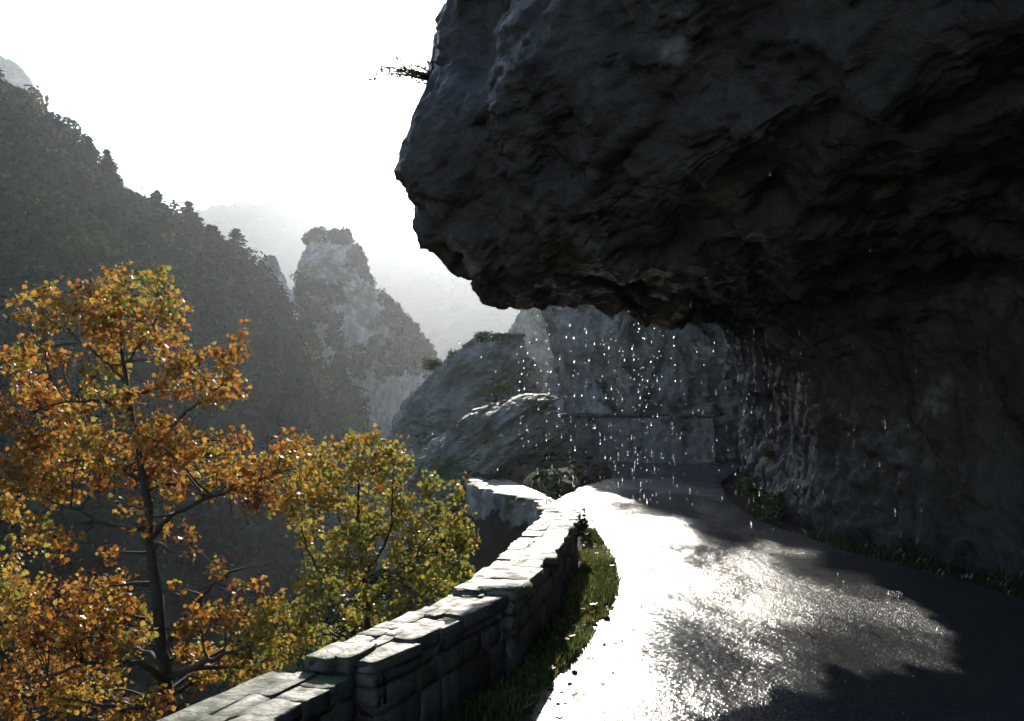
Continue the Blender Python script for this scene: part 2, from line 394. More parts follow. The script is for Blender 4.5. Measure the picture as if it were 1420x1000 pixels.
yy = np.concatenate([np.linspace(-14, 3, 40), np.linspace(3.06, 18, 290), np.linspace(18.12, 24, 40)])
A = crom(SECY, SECS, yy)                              # (ny, npts, 2)
npt = A.shape[1]
kn = np.arange(npt)
dens = np.concatenate([np.linspace(0, 1, 6), np.linspace(1, 4, 64)[1:], np.linspace(4, 16, 300)[1:], np.linspace(16, 17, 16)[1:], np.linspace(17, npt - 1, 14)[1:]])
B = crom(kn, A.transpose(1, 0, 2), dens)              # (ns, ny, 2)
P = np.stack([B[..., 0], np.repeat(yy[None], len(dens), 0), B[..., 1]], -1)
gs = np.gradient(P, axis=0); gt = np.gradient(P, axis=1)
nrm = np.cross(gs, gt); nrm /= np.linalg.norm(nrm, axis=-1, keepdims=True) + 1e-9
if nrm[20, 150, 0] > 0: nrm = -nrm                    # the wall's normal points to the road
Q = P.reshape(-1, 3)
D = rocky(Q, 1.9, 3, (1, 1, 1.25)) * .27 + rocky(Q + 40, .6, 7, (1, 1, 1.3)) * .05
# hanging lobes and drapes under the lip
D += np.clip(fbm(Q * np.array((1.6, 1.6, .55)), 3, 60), 0, 1) * .12
D -= D.mean()
D = D.reshape(P.shape[:2])
for _ in range(3):                                   # ease the steps between the big facets
    D[1:-1] = (D[:-2] + 2 * D[1:-1] + D[2:]) / 4; D[:, 1:-1] = (D[:, :-2] + 2 * D[:, 1:-1] + D[:, 2:]) / 4
D = D.ravel()
wallness = np.clip((Q[:, 0] - 3.0) / 1.0, 0, 1) * np.clip((3.2 - Q[:, 2]) / 1.0, 0, 1)
P = P + nrm * (D * (1 - .45 * wallness)).reshape(P.shape[:2])[..., None]
gs = np.gradient(P, axis=0); gt = np.gradient(P, axis=1)                    # second pass: fine breakage on the displaced surface
n2_ = np.cross(gs, gt); n2_ /= np.linalg.norm(n2_, axis=-1, keepdims=True) + 1e-9
n2_ *= np.sign((n2_ * nrm).sum(-1, keepdims=True) + 1e-9)
P = P + n2_ * (rocky(P.reshape(-1, 3), .6, 91) * .075 + rocky(P.reshape(-1, 3) + 9, .22, 95) * .02).reshape(P.shape[:2])[..., None]
ns_, ny_ = P.shape[:2]
V = P.reshape(-1, 3); Fc = grid_faces(ns_, ny_)
capA = [list(range(0, ns_ * ny_, ny_))]; capB = [list(range(ny_ - 1, ns_ * ny_, ny_))[::-1]]
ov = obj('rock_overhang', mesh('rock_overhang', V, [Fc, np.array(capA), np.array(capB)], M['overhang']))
tag(ov, 'huge dark rock overhang jutting over the road from the right', 'rock overhang')

# ------------------------------------------------------------------ cliffs and outcrops beyond
_, me = stack('cliff_face', 31.5, [(250, 850, 1130), (265, 815, 1150), (390, 795, 1150), (402, 776, 1150), (425, 768, 1160), (450, 776, 1170), (480, 786, 1170), (520, 797, 1170), (560, 794, 1170), (600, 790, 1170), (650, 785, 1170)],  # unseen tall top rows added to shade the right rock wall and road
              3.2, M['cliff'], 5, .75, 1.9, nz=170, na=400, zbot=-2.0, dshift=2.4, sq=(1, 1, 1.6))
tag(obj('cliff_face', me), 'grey cliff beyond the far wall, framed under the overhang', 'cliff')
_, me = stack('rock_outcrop', 38, [(463, 660, 700), (467, 652, 722), (478, 640, 732), (492, 624, 740), (508, 606, 748), (530, 588, 754), (560, 566, 758), (590, 550, 762), (620, 546, 765), (650, 548, 768), (690, 545, 770)],
              [(462, 1.2), (520, 2.2), (600, 3.2), (690, 3.6)], M['outcrop'], 12, .42, 1.9, nz=150, na=300, zbot=-10, sq=(1.5, 1.2, .6), shear=.75)
tag(obj('rock_outcrop', me), 'tall grey rock outcrop with shrubs on top, left of the road', 'rock')
_, me = stack('rock_outcrop', 26, [(549, 728, 744), (554, 708, 754), (563, 682, 762), (578, 650, 767), (595, 622, 770), (612, 600, 774), (635, 583, 780), (648, 578, 785), (658, 576, 735), (668, 576, 705), (700, 576, 690)],
              [(548, .8), (600, 1.5), (655, 1.6), (700, 1.2)], M['outcrop'], 17, .36, 1.5, nz=150, na=300, power=2.1, zbot=-7, sq=(1.5, 1.2, .6), shear=.7)
tag(obj('rock_outcrop', me), 'lower rounded rock shoulder in front of the tall outcrop', 'rock')
PIN, me = stack('rock_pinnacle', 170, [(321, 440, 466), (330, 430, 480), (345, 425, 492), (370, 420, 503), (400, 420, 520), (430, 424, 545), (460, 430, 575), (485, 435, 588), (505, 438, 591), (530, 440, 588), (560, 445, 578), (600, 440, 580), (650, 430, 600)],
              [(321, 2), (400, 8), (520, 12), (650, 14)], M['pinnacle'], 23, .9, 5.0, nz=140, na=240, zbot=-24, sq=(1, 1, 2.0))
tag(obj('rock_pinnacle', me), 'pale limestone pinnacle with wooded flank rising from the gorge', 'rock pinnacle')
_, me = stack('cliff_face', 110, [(385, 760, 900), (405, 744, 930), (420, 734, 940), (440, 720, 950), (465, 706, 950), (500, 708, 950), (540, 716, 950), (580, 722, 950), (640, 722, 950)],
              8, M['far_rock'], 29, 1.2, 4.5, nz=110, na=200, zbot=-18, sq=(1, 1, 1.8))
tag(obj('cliff_face', me), 'hazy pale cliff seen in the gap right of the tall outcrop', 'cliff')
for (px, py, w, hh, d, lab) in ((376, 388, 24, 34, 128, 'pale crag on the spur crest left of the pinnacle'),
                                (262, 392, 10, 26, 106, 'small bare white rock among trees on the wooded slope'),
                                (92, 402, 16, 18, 84, 'small bluish rock just behind the autumn tree top')):
    _, me = stack('rock_crag', d, [(py - hh, px - w * .35, px + w * .2), (py - hh * .5, px - w * .8, px + w * .55), (py, px - w, px + w * .8), (py + hh * .7, px - w, px + w * 1.3), (py + hh * 1.6, px - w, px + w * 1.5)],
                  w * d / F * .8, M['pinnacle'], int(px), .35, 1.6, nz=40, na=60)
    tag(obj('rock_crag', me), lab, 'rock')

# ------------------------------------------------------------------ road
LE = [(-8, -1.0), (2, -.55), (4.6, -.02), (6, .42), (7, .72), (8.5, 1.0), (10.4, 1.12), (12, 1.08), (13.5, .95), (14.6, .8), (15.6, .72), (16.6, .55), (17.6, .05), (19, -.4), (20.5, -.68), (21.8, -.72), (22.6, -.55), (23.4, .2), (24.5, 1.0), (27, 1.5), (31, 1.7)]
RE = [(-8, 4.7), (5, 4.6), (8, 4.35), (10, 3.8), (13, 3.6), (16, 3.9), (20, 4.7), (24, 6.0), (28, 7.4), (31, 8)]
CROWN = [(-8, -1.0), (4.6, -.02), (6, .42), (7, .72), (8.5, 1.0), (10.4, 1.1), (13, .95), (15, .8), (31, .8)]
def road_z(x, y):
    """cambered surface: falls to the valley side, nearly level past the crown, shallow wheel tracks"""
    x = np.asarray(x, float); y = np.asarray(y, float); w = np.clip(x - interp(CROWN, y), -1.2, 6)
    z = -.055 + np.where(w < .6, .07 * w, .042 + .07 * (np.minimum(w, 1.5) - .6) - .04444 * (np.minimum(w, 1.5) - .6) ** 2) - .014 * np.clip(w - 1.5, 0, None)
    z = z + .009 * np.cos((w - .35) * 2 * np.pi / 1.25) * np.clip(w + .3, 0, 1)
    Q = np.stack([x.ravel(), y.ravel(), 0 * x.ravel()], -1)
    return z + (fbm(Q * np.array((.7, .35, 1)), 3, 71) * .018 + fbm(Q * 2.5, 3, 72) * .004).reshape(x.shape)
ry = np.concatenate([np.linspace(-8, 3, 24), np.linspace(3.05, 31, 420)])
u = np.linspace(0, 1, 90)
Lx, Rx = interp(LE, ry), interp(RE, ry)
jag = fbm(np.stack([ry * 2.2, ry * 0, ry * 0], -1), 4, 70) * .10
Lx = Lx + jag
X = Lx[None] + u[:, None] * (Rx - Lx)[None]; Y = np.repeat(ry[None], len(u), 0)
Q = np.stack([X.ravel(), Y.ravel(), 0 * X.ravel()], -1)
Z = road_z(Q[:, 0], Q[:, 1])
road = obj('road', mesh('road', np.stack([X.ravel(), Y.ravel(), Z], -1), grid_faces(len(u), len(ry)), M['road'], True))
tag(road, 'wet asphalt mountain road shining against the sun', kind='structure')

# ------------------------------------------------------------------ earth bank between the bend and the main road
uu = np.linspace(0, 1, 60); BL = crom([0, .35, .7, 1], [(.78, 16.8), (.42, 19.2), (-.05, 22.0), (-.6, 25.5)], uu); BR = crom([0, .35, .7, 1], [(.86, 16.75), (1.5, 18.9), (2.6, 22.0), (2.3, 26.5)], uu)
vv = np.linspace(0, 1, 40); BK = BL[None] + (BR - BL)[None] * vv[:, None, None]
bz = -.1 + (.13 + .34 * uu[None] ** .7) * (1 - (2 * vv[:, None] - 1) ** 4) ** .7
Q = np.concatenate([BK, bz[..., None]], -1).reshape(-1, 3); Q[:, 2] += rocky(Q, .7, 88) * .07
bank = obj('bank', mesh('bank', Q, grid_faces(40, 60), M['soil'], True)); BANK = Q
tag(bank, 'low dark earth bank between the shining bend and the road', kind='structure')

# ------------------------------------------------------------------ stones
def stone_mesh(name, seed, mat, jag=.17, ex=26, flat=.55):
    r = np.random.default_rng(seed); n = 4
    g3 = np.linspace(-1, 1, n); V = []; idx = {}
    faces = []
    def vid(p):
        k = tuple(np.round(p, 4))
        if k not in idx: idx[k] = len(V); V.append(np.array(p, float))
        return idx[k]
    for ax in range(3):
        for s in (-1, 1):
            for i in range(n - 1):
                for j in range(n - 1):
                    q = []
                    for (a, b) in ((0, 0), (1, 0), (1, 1), (0, 1)):
                        p = [0, 0, 0]; p[ax] = s; p[(ax + 1) % 3] = g3[i + a]; p[(ax + 2) % 3] = g3[j + b]; q.append(vid(p))
                    faces.append(q if s > 0 else q[::-1])
    V = np.array(V); m = np.abs(V); L4 = (m ** ex).sum(1) ** (1 / ex)
    V = V / L4[:, None] ** .9
    V = V * (1 + (r.random(3) - .5) * .1) + (r.random(V.shape) - .5) * jag * np.array((1, 1, flat))
    return mesh(name, V * .5, np.array(faces), mat)
STONES = [stone_mesh('stone', 100 + k, M['stone']) for k in range(10)]

# ------------------------------------------------------------------ near parapet wall
WS = [  # y0, y1, left edge table, right edge table, top height
    (1.6, 4.18, [(1.6, -2.07), (4.25, -1.13)], [(1.6, -1.74), (4.2, -.73)], .365),
    (4.2, 5.66, [(4.2, -.98), (5.66, -.38)], [(4.2, -.62), (5.66, -.04)], .43),
    (5.68, 10.1, [(5.68, -.36), (6.96, -.085), (8.2, .11), (9.57, .32), (11, .46), (13.2, .6)], [(5.68, .02), (7.28, .35), (9.6, .7), (11, .83), (13.2, .95)], .46)]
wall = empty('parapet_wall', (0, 5, 0))
tag(wall, 'low stepped stone parapet wall along the left edge of the road', 'stone wall')
def wpt(sec, y, v):
    l, r = interp(sec[2], y), interp(sec[3], y); return l + (r - l) * v
Vc, Fcs = [], []
for sec in WS:
    ys = np.linspace(sec[0], sec[1], max(6, int((sec[1] - sec[0]) / .15))); b = len(Vc) if not Vc else sum(len(v) for v in Vc)
    l, r = interp(sec[2], ys), interp(sec[3], ys); h_ = sec[4] - .028
    prof = np.stack([np.stack([l - .06, ys, 0 * ys - 1.6], -1), np.stack([l + .02, ys, 0 * ys + h_ + .015], -1), np.stack([r - .02, ys, 0 * ys + h_ + .015], -1), np.stack([r - .012, ys, 0 * ys - .3], -1)], 0)
    n_ = len(ys); q = grid_faces(4, n_) + b
    Vc.append(prof.reshape(-1, 3)); Fcs.append(q)
    Fcs.append(np.array([[b, b + n_, b + 2 * n_, b + 3 * n_], [b + n_ - 1, b + 4 * n_ - 1, b + 3 * n_ - 1, b + 2 * n_ - 1]]))
Vc = np.concatenate(Vc); core = obj('mortar_core', mesh('mortar_core', Vc - np.array((0, 5, 0)), np.concatenate(Fcs), M['mortar']), wall)
rs = np.random.default_rng(5)
def put_stone(x, y, z, sx, sy, sz, ang, k=None):
    o = bpy.data.objects.new('stone', STONES[int(rs.integers(len(STONES))) if k is None else k]); COL.objects.link(o)
    o.parent = wall; o.location = (x, y - 5, z); o.scale = (sx, sy, sz)
    o.rotation_euler = (rs.normal(0, .018), rs.normal(0, .018), ang + rs.normal(0, .06))
for sec in WS:
    lanes = [0, .3, .62, 1] if sec[0] < 5 else [0, .4, 1]
    for c0, c1 in zip(lanes[:-1], lanes[1:]):                  # capping stones, two or three across, joints staggered
        y = sec[0]
        while y < sec[1] - .05:
            ln = min(rs.uniform(.13, .38) * (1 if y < 5.6 else 1.2), sec[1] - y)
            if sec[1] - y - ln < .07: ln = sec[1] - y
            ym = y + ln / 2; a = math.atan2(wpt(sec, ym + .1, .5) - wpt(sec, ym - .1, .5), .2); wd = wpt(sec, ym, 1) - wpt(sec, ym, 0)
            th = rs.uniform(.07, .10); w0 = c0 + (rs.normal(0, .035) if c0 > 0 else rs.uniform(-.05, .02)); w1 = c1 + (rs.normal(0, .035) if c1 < 1 else rs.uniform(-.02, .06))
            put_stone(wpt(sec, ym, (w0 + w1) / 2), ym, sec[4] - th / 2 + rs.normal(0, .005), (w1 - w0) * wd * 1.07 * math.cos(a) + .006, ln * 1.07 / math.cos(a), th, -a)
            y += ln
    for row, (z0, z1) in enumerate(((-.12, .15), (.15, .29), (.29, sec[4] - .07))):   # facing courses towards the road
        y = sec[0]
        while y < sec[1] - .05:
            ln = min(rs.uniform(.2, .42) * (1 if y < 8 else 1.4), sec[1] - y)
            if sec[1] - y - ln < .1: ln = sec[1] - y
            ym = y + ln / 2; a = math.atan2(wpt(sec, ym + .1, 1) - wpt(sec, ym - .1, 1), .2)
            put_stone(wpt(sec, ym, 1) - .058 + rs.normal(0, .004), ym, (z0 + z1) / 2, .11, ln * .97 / math.cos(a), (z1 - z0) * .96, -a)
            y += ln
for sec in WS[1:]:                                             # end faces of the stepped sections
    for z0, z1 in ((.2, .3), (.3, sec[4] - .07)):
        for v in (.25, .75):
            put_stone(wpt(sec, sec[0], v), sec[0] + .03, (z0 + z1) / 2, .19, .1, (z1 - z0) * .95, -.4)

# ------------------------------------------------------------------ retaining walls
def strip_wall(name, label, pts, z0, z1, th, mat, seed, amp=.06, coping=None):
    """a battered wall along a plan line: displaced outer and inner faces with a top"""
    pts = np.array(pts, float); s = np.concatenate([[0], np.cumsum(np.linalg.norm(np.diff(pts, axis=0), axis=1))])
    n = int(s[-1] / .07); t = np.linspace(0, s[-1], n)
    c = np.stack([np.interp(t, s, pts[:, 0]), np.interp(t, s, pts[:, 1])], -1)
    tg = np.gradient(c, axis=0); tg /= np.linalg.norm(tg, axis=1)[:, None]; nl = np.stack([-tg[:, 1], tg[:, 0]], -1)
    k = 26; prof = [(-th / 2 - .12 * (1 - v), z0 + (z1 - z0) * v) for v in np.linspace(0, 1, k)] + [(th / 2, z1 - (z1 - z0) * v) for v in np.linspace(0, 1, k)]
    prof = np.array(prof)
    P = np.stack([c[:, None, 0] + nl[:, None, 0] * prof[None, :, 0], c[:, None, 1] + nl[:, None, 1] * prof[None, :, 0], np.repeat(prof[None, :, 1], n, 0)], -1)
    Q = P.reshape(-1, 3); d = (facet(Q / np.array((.32, .32, .2)), seed) * amp + fbm(Q * 3, 3, seed) * amp * .5).reshape(P.shape[:2])
    sg = np.sign(prof[:, 0])[None]
    P[..., 0] += nl[:, None, 0] * d * sg; P[..., 1] += nl[:, None, 1] * d * sg
    P[..., 2] += np.where(np.abs(prof[None, :, 1] - z1) < .02, fbm(np.stack([t, t * 0, t * 0], -1) * 2, 3, seed)[:, None] * .04, 0)
    e = empty(name, (float(c[n // 2, 0]), float(c[n // 2, 1]), z0)); off = np.array(e.location)
    V = P.reshape(-1, 3) - off; w = P.shape[1]
    caps = np.array([list(range(w)), list(range((n - 1) * w, n * w))[::-1]])
    obj('wall_face', mesh('wall_face', V, [grid_faces(n, w), caps], mat), e)
    if coping:
        q = 0
        while q < s[-1] - .2:
            ln = min(rs.uniform(*coping), s[-1] - q); i = min(n - 1, int((q + ln / 2) / s[-1] * n))
            o = bpy.data.objects.new('coping_stone', STONES[int(rs.integers(10))]); COL.objects.link(o); o.parent = e
            o.location = (c[i, 0] - off[0], c[i, 1] - off[1], z1 + .03 - off[2]); o.scale = (ln * .99, th + .12, .13)
            o.rotation_euler = (0, 0, math.atan2(tg[i, 1], tg[i, 0])); q += ln
    tag(e, label, 'stone wall'); return e
strip_wall('retaining_wall', 'mossy grey retaining wall below the shining road bend', [(.36, 10.05), (.5, 11.4), (.62, 12.9), (.72, 14.2), (.66, 15.6), (.5, 16.6), (-.02, 17.7), (-.5, 19.0), (-.82, 20.6), (-.95, 22.2)], -2.6, -.06, .34, M['outcrop'], 77, .12)
strip_wall('roadside_wall', 'straight grey wall at the foot of the far cliff', [(.9, 28.6), (3.0, 28.2), (5.0, 27.7), (5.7, 27.9), (6.3, 28.9), (6.6, 30.2)], -.3, 1.42, .4, M['far_wall'], 81, .08, (.5, .9))

# ------------------------------------------------------------------ foliage tools
def cards(C, size, r, flat=0., asp=.75, nrm=None):
    """one leaf-sized bent quad per centre"""
    n = len(C); a = r.normal(size=(n, 3))
    if nrm is not None:
        m_ = nrm + r.normal(size=(n, 3)) * .35; m_ /= np.linalg.norm(m_, axis=1)[:, None]; a -= (a * m_).sum(1)[:, None] * m_
    a /= np.linalg.norm(a, axis=1)[:, None]
    b = np.cross(m_, a) if nrm is not None else r.normal(size=(n, 3)); b -= (a * b).sum(1)[:, None] * a; b /= np.linalg.norm(b, axis=1)[:, None]
    if flat: a[:, 2] *= 1 - flat; b[:, 2] *= 1 - flat
    s = (size * (.6 + .8 * r.random(n)))[:, None]
    V = np.stack([C - a * s, C - b * s * asp, C + a * s, C + b * s * asp], 1).reshape(-1, 3)
    return V, np.arange(4 * n).reshape(-1, 4)

def crown_points(c, rad, n, r, lumps=9, fill=.5, normals=False):
    """points on lumpy clusters through a crown's volume"""
    d = r.normal(size=(lumps, 3)); d /= np.linalg.norm(d, axis=1)[:, None]; d[:, 2] = d[:, 2] * .85 + .12
    lc = d * (.35 + .4 * r.random((lumps, 1))); lr = .28 + .25 * r.random(lumps)
    k = r.integers(lumps, size=n); q = r.normal(size=(n, 3)); q /= np.linalg.norm(q, axis=1)[:, None]
    p = lc[k] + q * (lr[k] * (fill + (1 - fill) * r.random(n) ** .4))[:, None]
    out = np.asarray(c) + p * np.asarray(rad)
    return (out, q * .75 + p * .5) if normals else out

def tube(pts, rad, sides=6):
    pts = np.asarray(pts, float); n = len(pts); rad = np.asarray(rad, float)
    t = np.gradient(pts, axis=0); t /= np.linalg.norm(t, axis=1)[:, None] + 1e-9
    up = np.array((0.31, 0.17, .93)); s = np.cross(t, up); s /= np.linalg.norm(s, axis=1)[:, None] + 1e-9; q = np.cross(s, t)
    a = np.linspace(0, 2 * np.pi, sides, endpoint=False)
    V = pts[None] + (np.cos(a)[:, None, None] * s[None] + np.sin(a)[:, None, None] * q[None]) * rad[None, :, None]
    return V.reshape(-1, 3), grid_faces(sides, n, True)

class MB:
    def __init__(s): s.V, s.F, s.n = [], [], 0
    def add(s, vf):
        V, Fq = vf; s.V.append(V); s.F.append(np.asarray(Fq) + s.n); s.n += len(V)
    def build(s, name, mat, parent=None, off=(0, 0, 0), smooth=True):
        return obj(name, mesh(name, np.concatenate(s.V) - np.array(off), np.concatenate(s.F), mat, smooth), parent)

def bend(a, b, r, k=6, w=.12, droop=0.):
    a, b = np.asarray(a, float), np.asarray(b, float); t = np.linspace(0, 1, k); L = np.linalg.norm(b - a)
    j = r.normal(size=3) * w * L; j2 = r.normal(size=3) * w * .5 * L
    P = a + (b - a) * t[:, None] + j * (t * (1 - t) * 2)[:, None] + j2 * np.sin(t * 2 * np.pi)[:, None] * .5
    P[:, 2] += droop * L * t * (1 - t) * 2
    return P

LEAF = np.array([(0, -.15), (.2, -.02), (.5, .08), (.34, .3), (.52, .58), (.2, .56), (0, 1.0), (-.2, .56), (-.52, .58), (-.34, .3), (-.5, .08), (-.2, -.02)])
def palmate(C, dirs, size, r):
    """lobed, slightly folded leaves hanging from their stalks"""
    n = len(C); t = dirs + r.normal(size=(n, 3)) * .7; t[:, 2] -= .35; t /= np.linalg.norm(t, axis=1)[:, None]
    b = r.normal(size=(n, 3)); b -= (b * t).sum(1)[:, None] * t; b /= np.linalg.norm(b, axis=1)[:, None]; nn = np.cross(t, b)
    s = size * (.6 + .75 * r.random(n)); curl = r.normal(size=n) * .35
    u, v = LEAF[:, 0], LEAF[:, 1] - .4
    w = np.abs(u)[None] * curl[:, None] + (v[None] ** 2) * (curl[:, None] * .4)
    V = C[:, None] + (b[:, None] * u[None, :, None] + t[:, None] * v[None, :, None] + nn[:, None] * w[..., None]) * s[:, None, None]
    return V.reshape(-1, 3), np.arange(12 * n).reshape(-1, 12)

def autumn_tree(name, label, d0, trunk, limbs, clusters, leaf, hue_of, seed, r0, dens=1.0):
    """trunk: photo points with depth offsets; limbs: lists of the same; clusters: (px, py, rx, ry)"""
    r = np.random.default_rng(seed); s = d0 / F
    tp = np.array([at(p[0], p[1], d0 + (p[2] if len(p) > 2 else 0)) for p in trunk])
    tt = np.linspace(0, len(tp) - 1, 40); tp = crom(np.arange(len(tp)), tp, tt)
    base = np.array((tp[0, 0], tp[0, 1], tp[0, 2])); e = empty(name, tuple(base)); tag(e, label, 'tree')
    tb = MB(); tr = np.linspace(r0, r0 * .12, 40); tr[:4] *= np.linspace(1.5, 1.05, 4)
    jt = r.normal(size=tp.shape) * .012; tb.add(tube(tp + jt, tr, 10))
    nodes = [(tp, tr, tb)]
    limb_mbs = []
    for lm in limbs:
        q = np.array([at(p[0], p[1], d0 + (p[2] if len(p) > 2 else 0)) for p in lm]); i = np.argmin(np.linalg.norm(tp - q[0], axis=1)); q[0] = tp[i]
        q = crom(np.arange(len(q)), q, np.linspace(0, len(q) - 1, 22)) + r.normal(size=(22, 3)) * .012
        lr = np.linspace(min(tr[i] * .62, r0 * .6), r0 * .08, 22); mb = MB(); mb.add(tube(q, lr, 7)); nodes.append((q, lr, mb)); limb_mbs.append(mb)
    allp = np.concatenate([n_[0] for n_ in nodes]); own = np.concatenate([[k] * len(n_[0]) for k, n_ in enumerate(nodes)]); idx = np.concatenate([np.arange(len(n_[0])) for n_ in nodes])
    LC, LD, LH = [], [], []
    for (px, py, rx, ry) in clusters:
        dd = d0 + r.uniform(-1.3, 1.3); c = at(px, py, dd); R3 = np.array((rx * s * 1.15, max(rx, ry) * s * 1.0, ry * s * 1.75))
        # join the cluster to the nearest limb point, favouring limbs that lie lower and inward
        cost = np.linalg.norm(allp - c, axis=1) + np.clip(allp[:, 2] - c[2], 0, None) * 1.2
        j = int(np.argmin(cost)); k = own[j]; a = allp[j]; mb = nodes[k][2]
        if k == 0: mb = MB(); limb_mbs.append(mb)
        ra = min(nodes[k][1][idx[j]] * .7, r0 * .3); bp = bend(a, c, r, 9, .08, .08); mb.add(tube(bp, np.linspace(ra, r0 * .045, 9), 5))
        nt_ = max(6, int(rx * ry / 55)); nl = int(rx * ry * np.pi / (leaf / s) ** 2 * 4.4 * dens)
        tw = []
        for _ in range(nt_):
            q = r.normal(size=3); q /= np.linalg.norm(q); q = c + q * R3 * (.55 + .55 * r.random()); q[2] += .12 * R3[2]
            w = bend(bp[int(r.integers(4, 9))], q, r, 6, .12, .06); mb.add(tube(w, np.linspace(r0 * .05, r0 * .018, 6), 4)); tw.append(w)
        ti = r.integers(nt_, size=nl); wf = np.clip(r.beta(2.6, 1.0, size=nl), 0, .999) * 5
        tw = np.array(tw); w0 = wf.astype(int); ff = (wf - w0)[:, None]
        p = tw[ti, w0] * (1 - ff) + tw[ti, w0 + 1] * ff; dr = tw[ti, w0 + 1] - tw[ti, w0]; dr /= np.linalg.norm(dr, axis=1)[:, None] + 1e-9
        LC.append(p + r.normal(size=p.shape) * leaf * 1.0); LD.append(dr); LH.append(np.clip(hue_of(px, py) + r.normal(0, .05) + r.normal(size=nl) * .2, 0, 1))
    LC, LD, LH = np.concatenate(LC), np.concatenate(LD), np.concatenate(LH)
    tb.build('trunk', M['bark'], e, base)
    for mb in limb_mbs: mb.build('branch', M['bark'], e, base)
    V, Fq = palmate(LC, LD, leaf, r)
    cr = obj('crown', mesh('crown', V - base, Fq, M['orange_leaf'], hue=LH), e); cr['kind'] = 'stuff'
    return e

CL1 = [(172, 398, 48, 16), (215, 405, 30, 18), (120, 408, 36, 16), (62, 412, 20, 18), (30, 436, 14, 18), (240, 436, 24, 18), (195, 436, 42, 18), (140, 440, 36, 16), (85, 434, 22, 14), (160, 468, 40, 16), (218, 470, 26, 14),
       (60, 446, 20, 12), (250, 448, 14, 20), (330, 490, 10, 26), (312, 512, 30, 18), (262, 500, 34, 16), (232, 505, 24, 16), (285, 534, 46, 16), (330, 538, 12, 14), (225, 536, 28, 14), (300, 558, 34, 12), (170, 505, 24, 12), (150, 492, 16, 12),
       (35, 525, 26, 14), (10, 500, 12, 12), (90, 502, 26, 10), (10, 575, 20, 22), (60, 560, 30, 16), (95, 565, 30, 16), (135, 545, 22, 12), (130, 518, 16, 12), (170, 555, 22, 12), (45, 605, 40, 18), (110, 600, 36, 18), (185, 590, 28, 16),
       (240, 588, 26, 14), (150, 615, 34, 16), (205, 625, 40, 18), (255, 615, 32, 16), (60, 645, 46, 20), (120, 645, 40, 18), (180, 655, 40, 18), (245, 655, 40, 20), (300, 635, 32, 18), (20, 670, 28, 22), (80, 680, 36, 18), (300, 672, 36, 18),
       (335, 660, 34, 20), (375, 640, 30, 18), (360, 690, 36, 20), (330, 615, 26, 14), (25, 715, 30, 18), (10, 775, 18, 24), (20, 825, 22, 18), (130, 812, 32, 14), (165, 812, 22, 14), (95, 822, 16, 12), (160, 848, 32, 12), (115, 838, 18, 10), (110, 860, 22, 12), (50, 880, 34, 16),
       (95, 895, 36, 16), (140, 888, 26, 14), (35, 925, 40, 20), (95, 935, 40, 18), (20, 970, 34, 22), (80, 975, 40, 20), (145, 950, 34, 18), (190, 975, 30, 18), (195, 872, 22, 12), (200, 895, 16, 12), (232, 985, 16, 14), (275, 868, 32, 14), (315, 855, 32, 14),
       (345, 880, 32, 16), (262, 900, 28, 14), (300, 905, 34, 16), (290, 935, 32, 14), (335, 915, 26, 14), (372, 868, 26, 18), (240, 815, 10, 6), (225, 735, 14, 8), (190, 730, 10, 7), (150, 985, 30, 20), (265, 770, 12, 6), (380, 845, 30, 16), (395, 900, 24, 16)]
_r = np.random.default_rng(2)
for (x0, x1, y0, y1, k) in ((0, 230, 480, 700, 16), (230, 410, 600, 700, 6), (0, 200, 840, 1000, 16), (230, 430, 850, 960, 8), (0, 60, 700, 860, 5), (40, 240, 400, 480, 5)):
    CL1 += [(_r.uniform(x0, x1), _r.uniform(y0, y1), _r.uniform(14, 30), _r.uniform(9, 16)) for _ in range(k)]
CL1 += [(95, 765, 26, 8), (150, 770, 18, 7), (300, 790, 22, 8), (345, 815, 24, 9), (265, 735, 16, 7), (60, 745, 24, 9), (275, 845, 22, 9), (180, 700, 22, 8)]
CL2 = [(418, 625, 22, 14), (400, 655, 26, 16), (445, 640, 28, 18), (480, 622, 26, 14), (508, 612, 20, 14), (530, 630, 24, 16), (552, 618, 10, 12), (560, 645, 20, 14), (430, 675, 30, 18), (480, 665, 34, 18), (525, 668, 30, 16), (408, 705, 26, 18), (450, 705, 30, 18),
       (500, 705, 34, 18), (550, 690, 30, 18), (590, 685, 22, 14), (600, 720, 30, 18), (636, 690, 10, 18), (630, 735, 24, 18), (650, 765, 16, 18), (560, 730, 30, 18), (515, 745, 32, 18), (465, 745, 30, 18), (420, 745, 26, 18), (600, 765, 34, 18), (630, 790, 26, 14), (652, 725, 14, 18), (645, 815, 18, 12), (612, 815, 26, 14), (575, 838, 26, 12), (610, 790, 26, 14), (640, 755, 20, 16), (545, 720, 30, 18), (520, 865, 26, 10), (480, 905, 22, 8),
       (550, 775, 34, 18), (495, 785, 34, 18), (440, 785, 28, 16), (575, 805, 32, 14), (520, 820, 34, 16), (465, 825, 36, 16), (420, 820, 30, 16), (405, 855, 30, 16), (445, 860, 34, 16), (495, 852, 34, 14), (540, 845, 24, 12), (420, 890, 34, 16), (380, 915, 26, 12), (460, 885, 24, 12), (350, 935, 24, 12)]
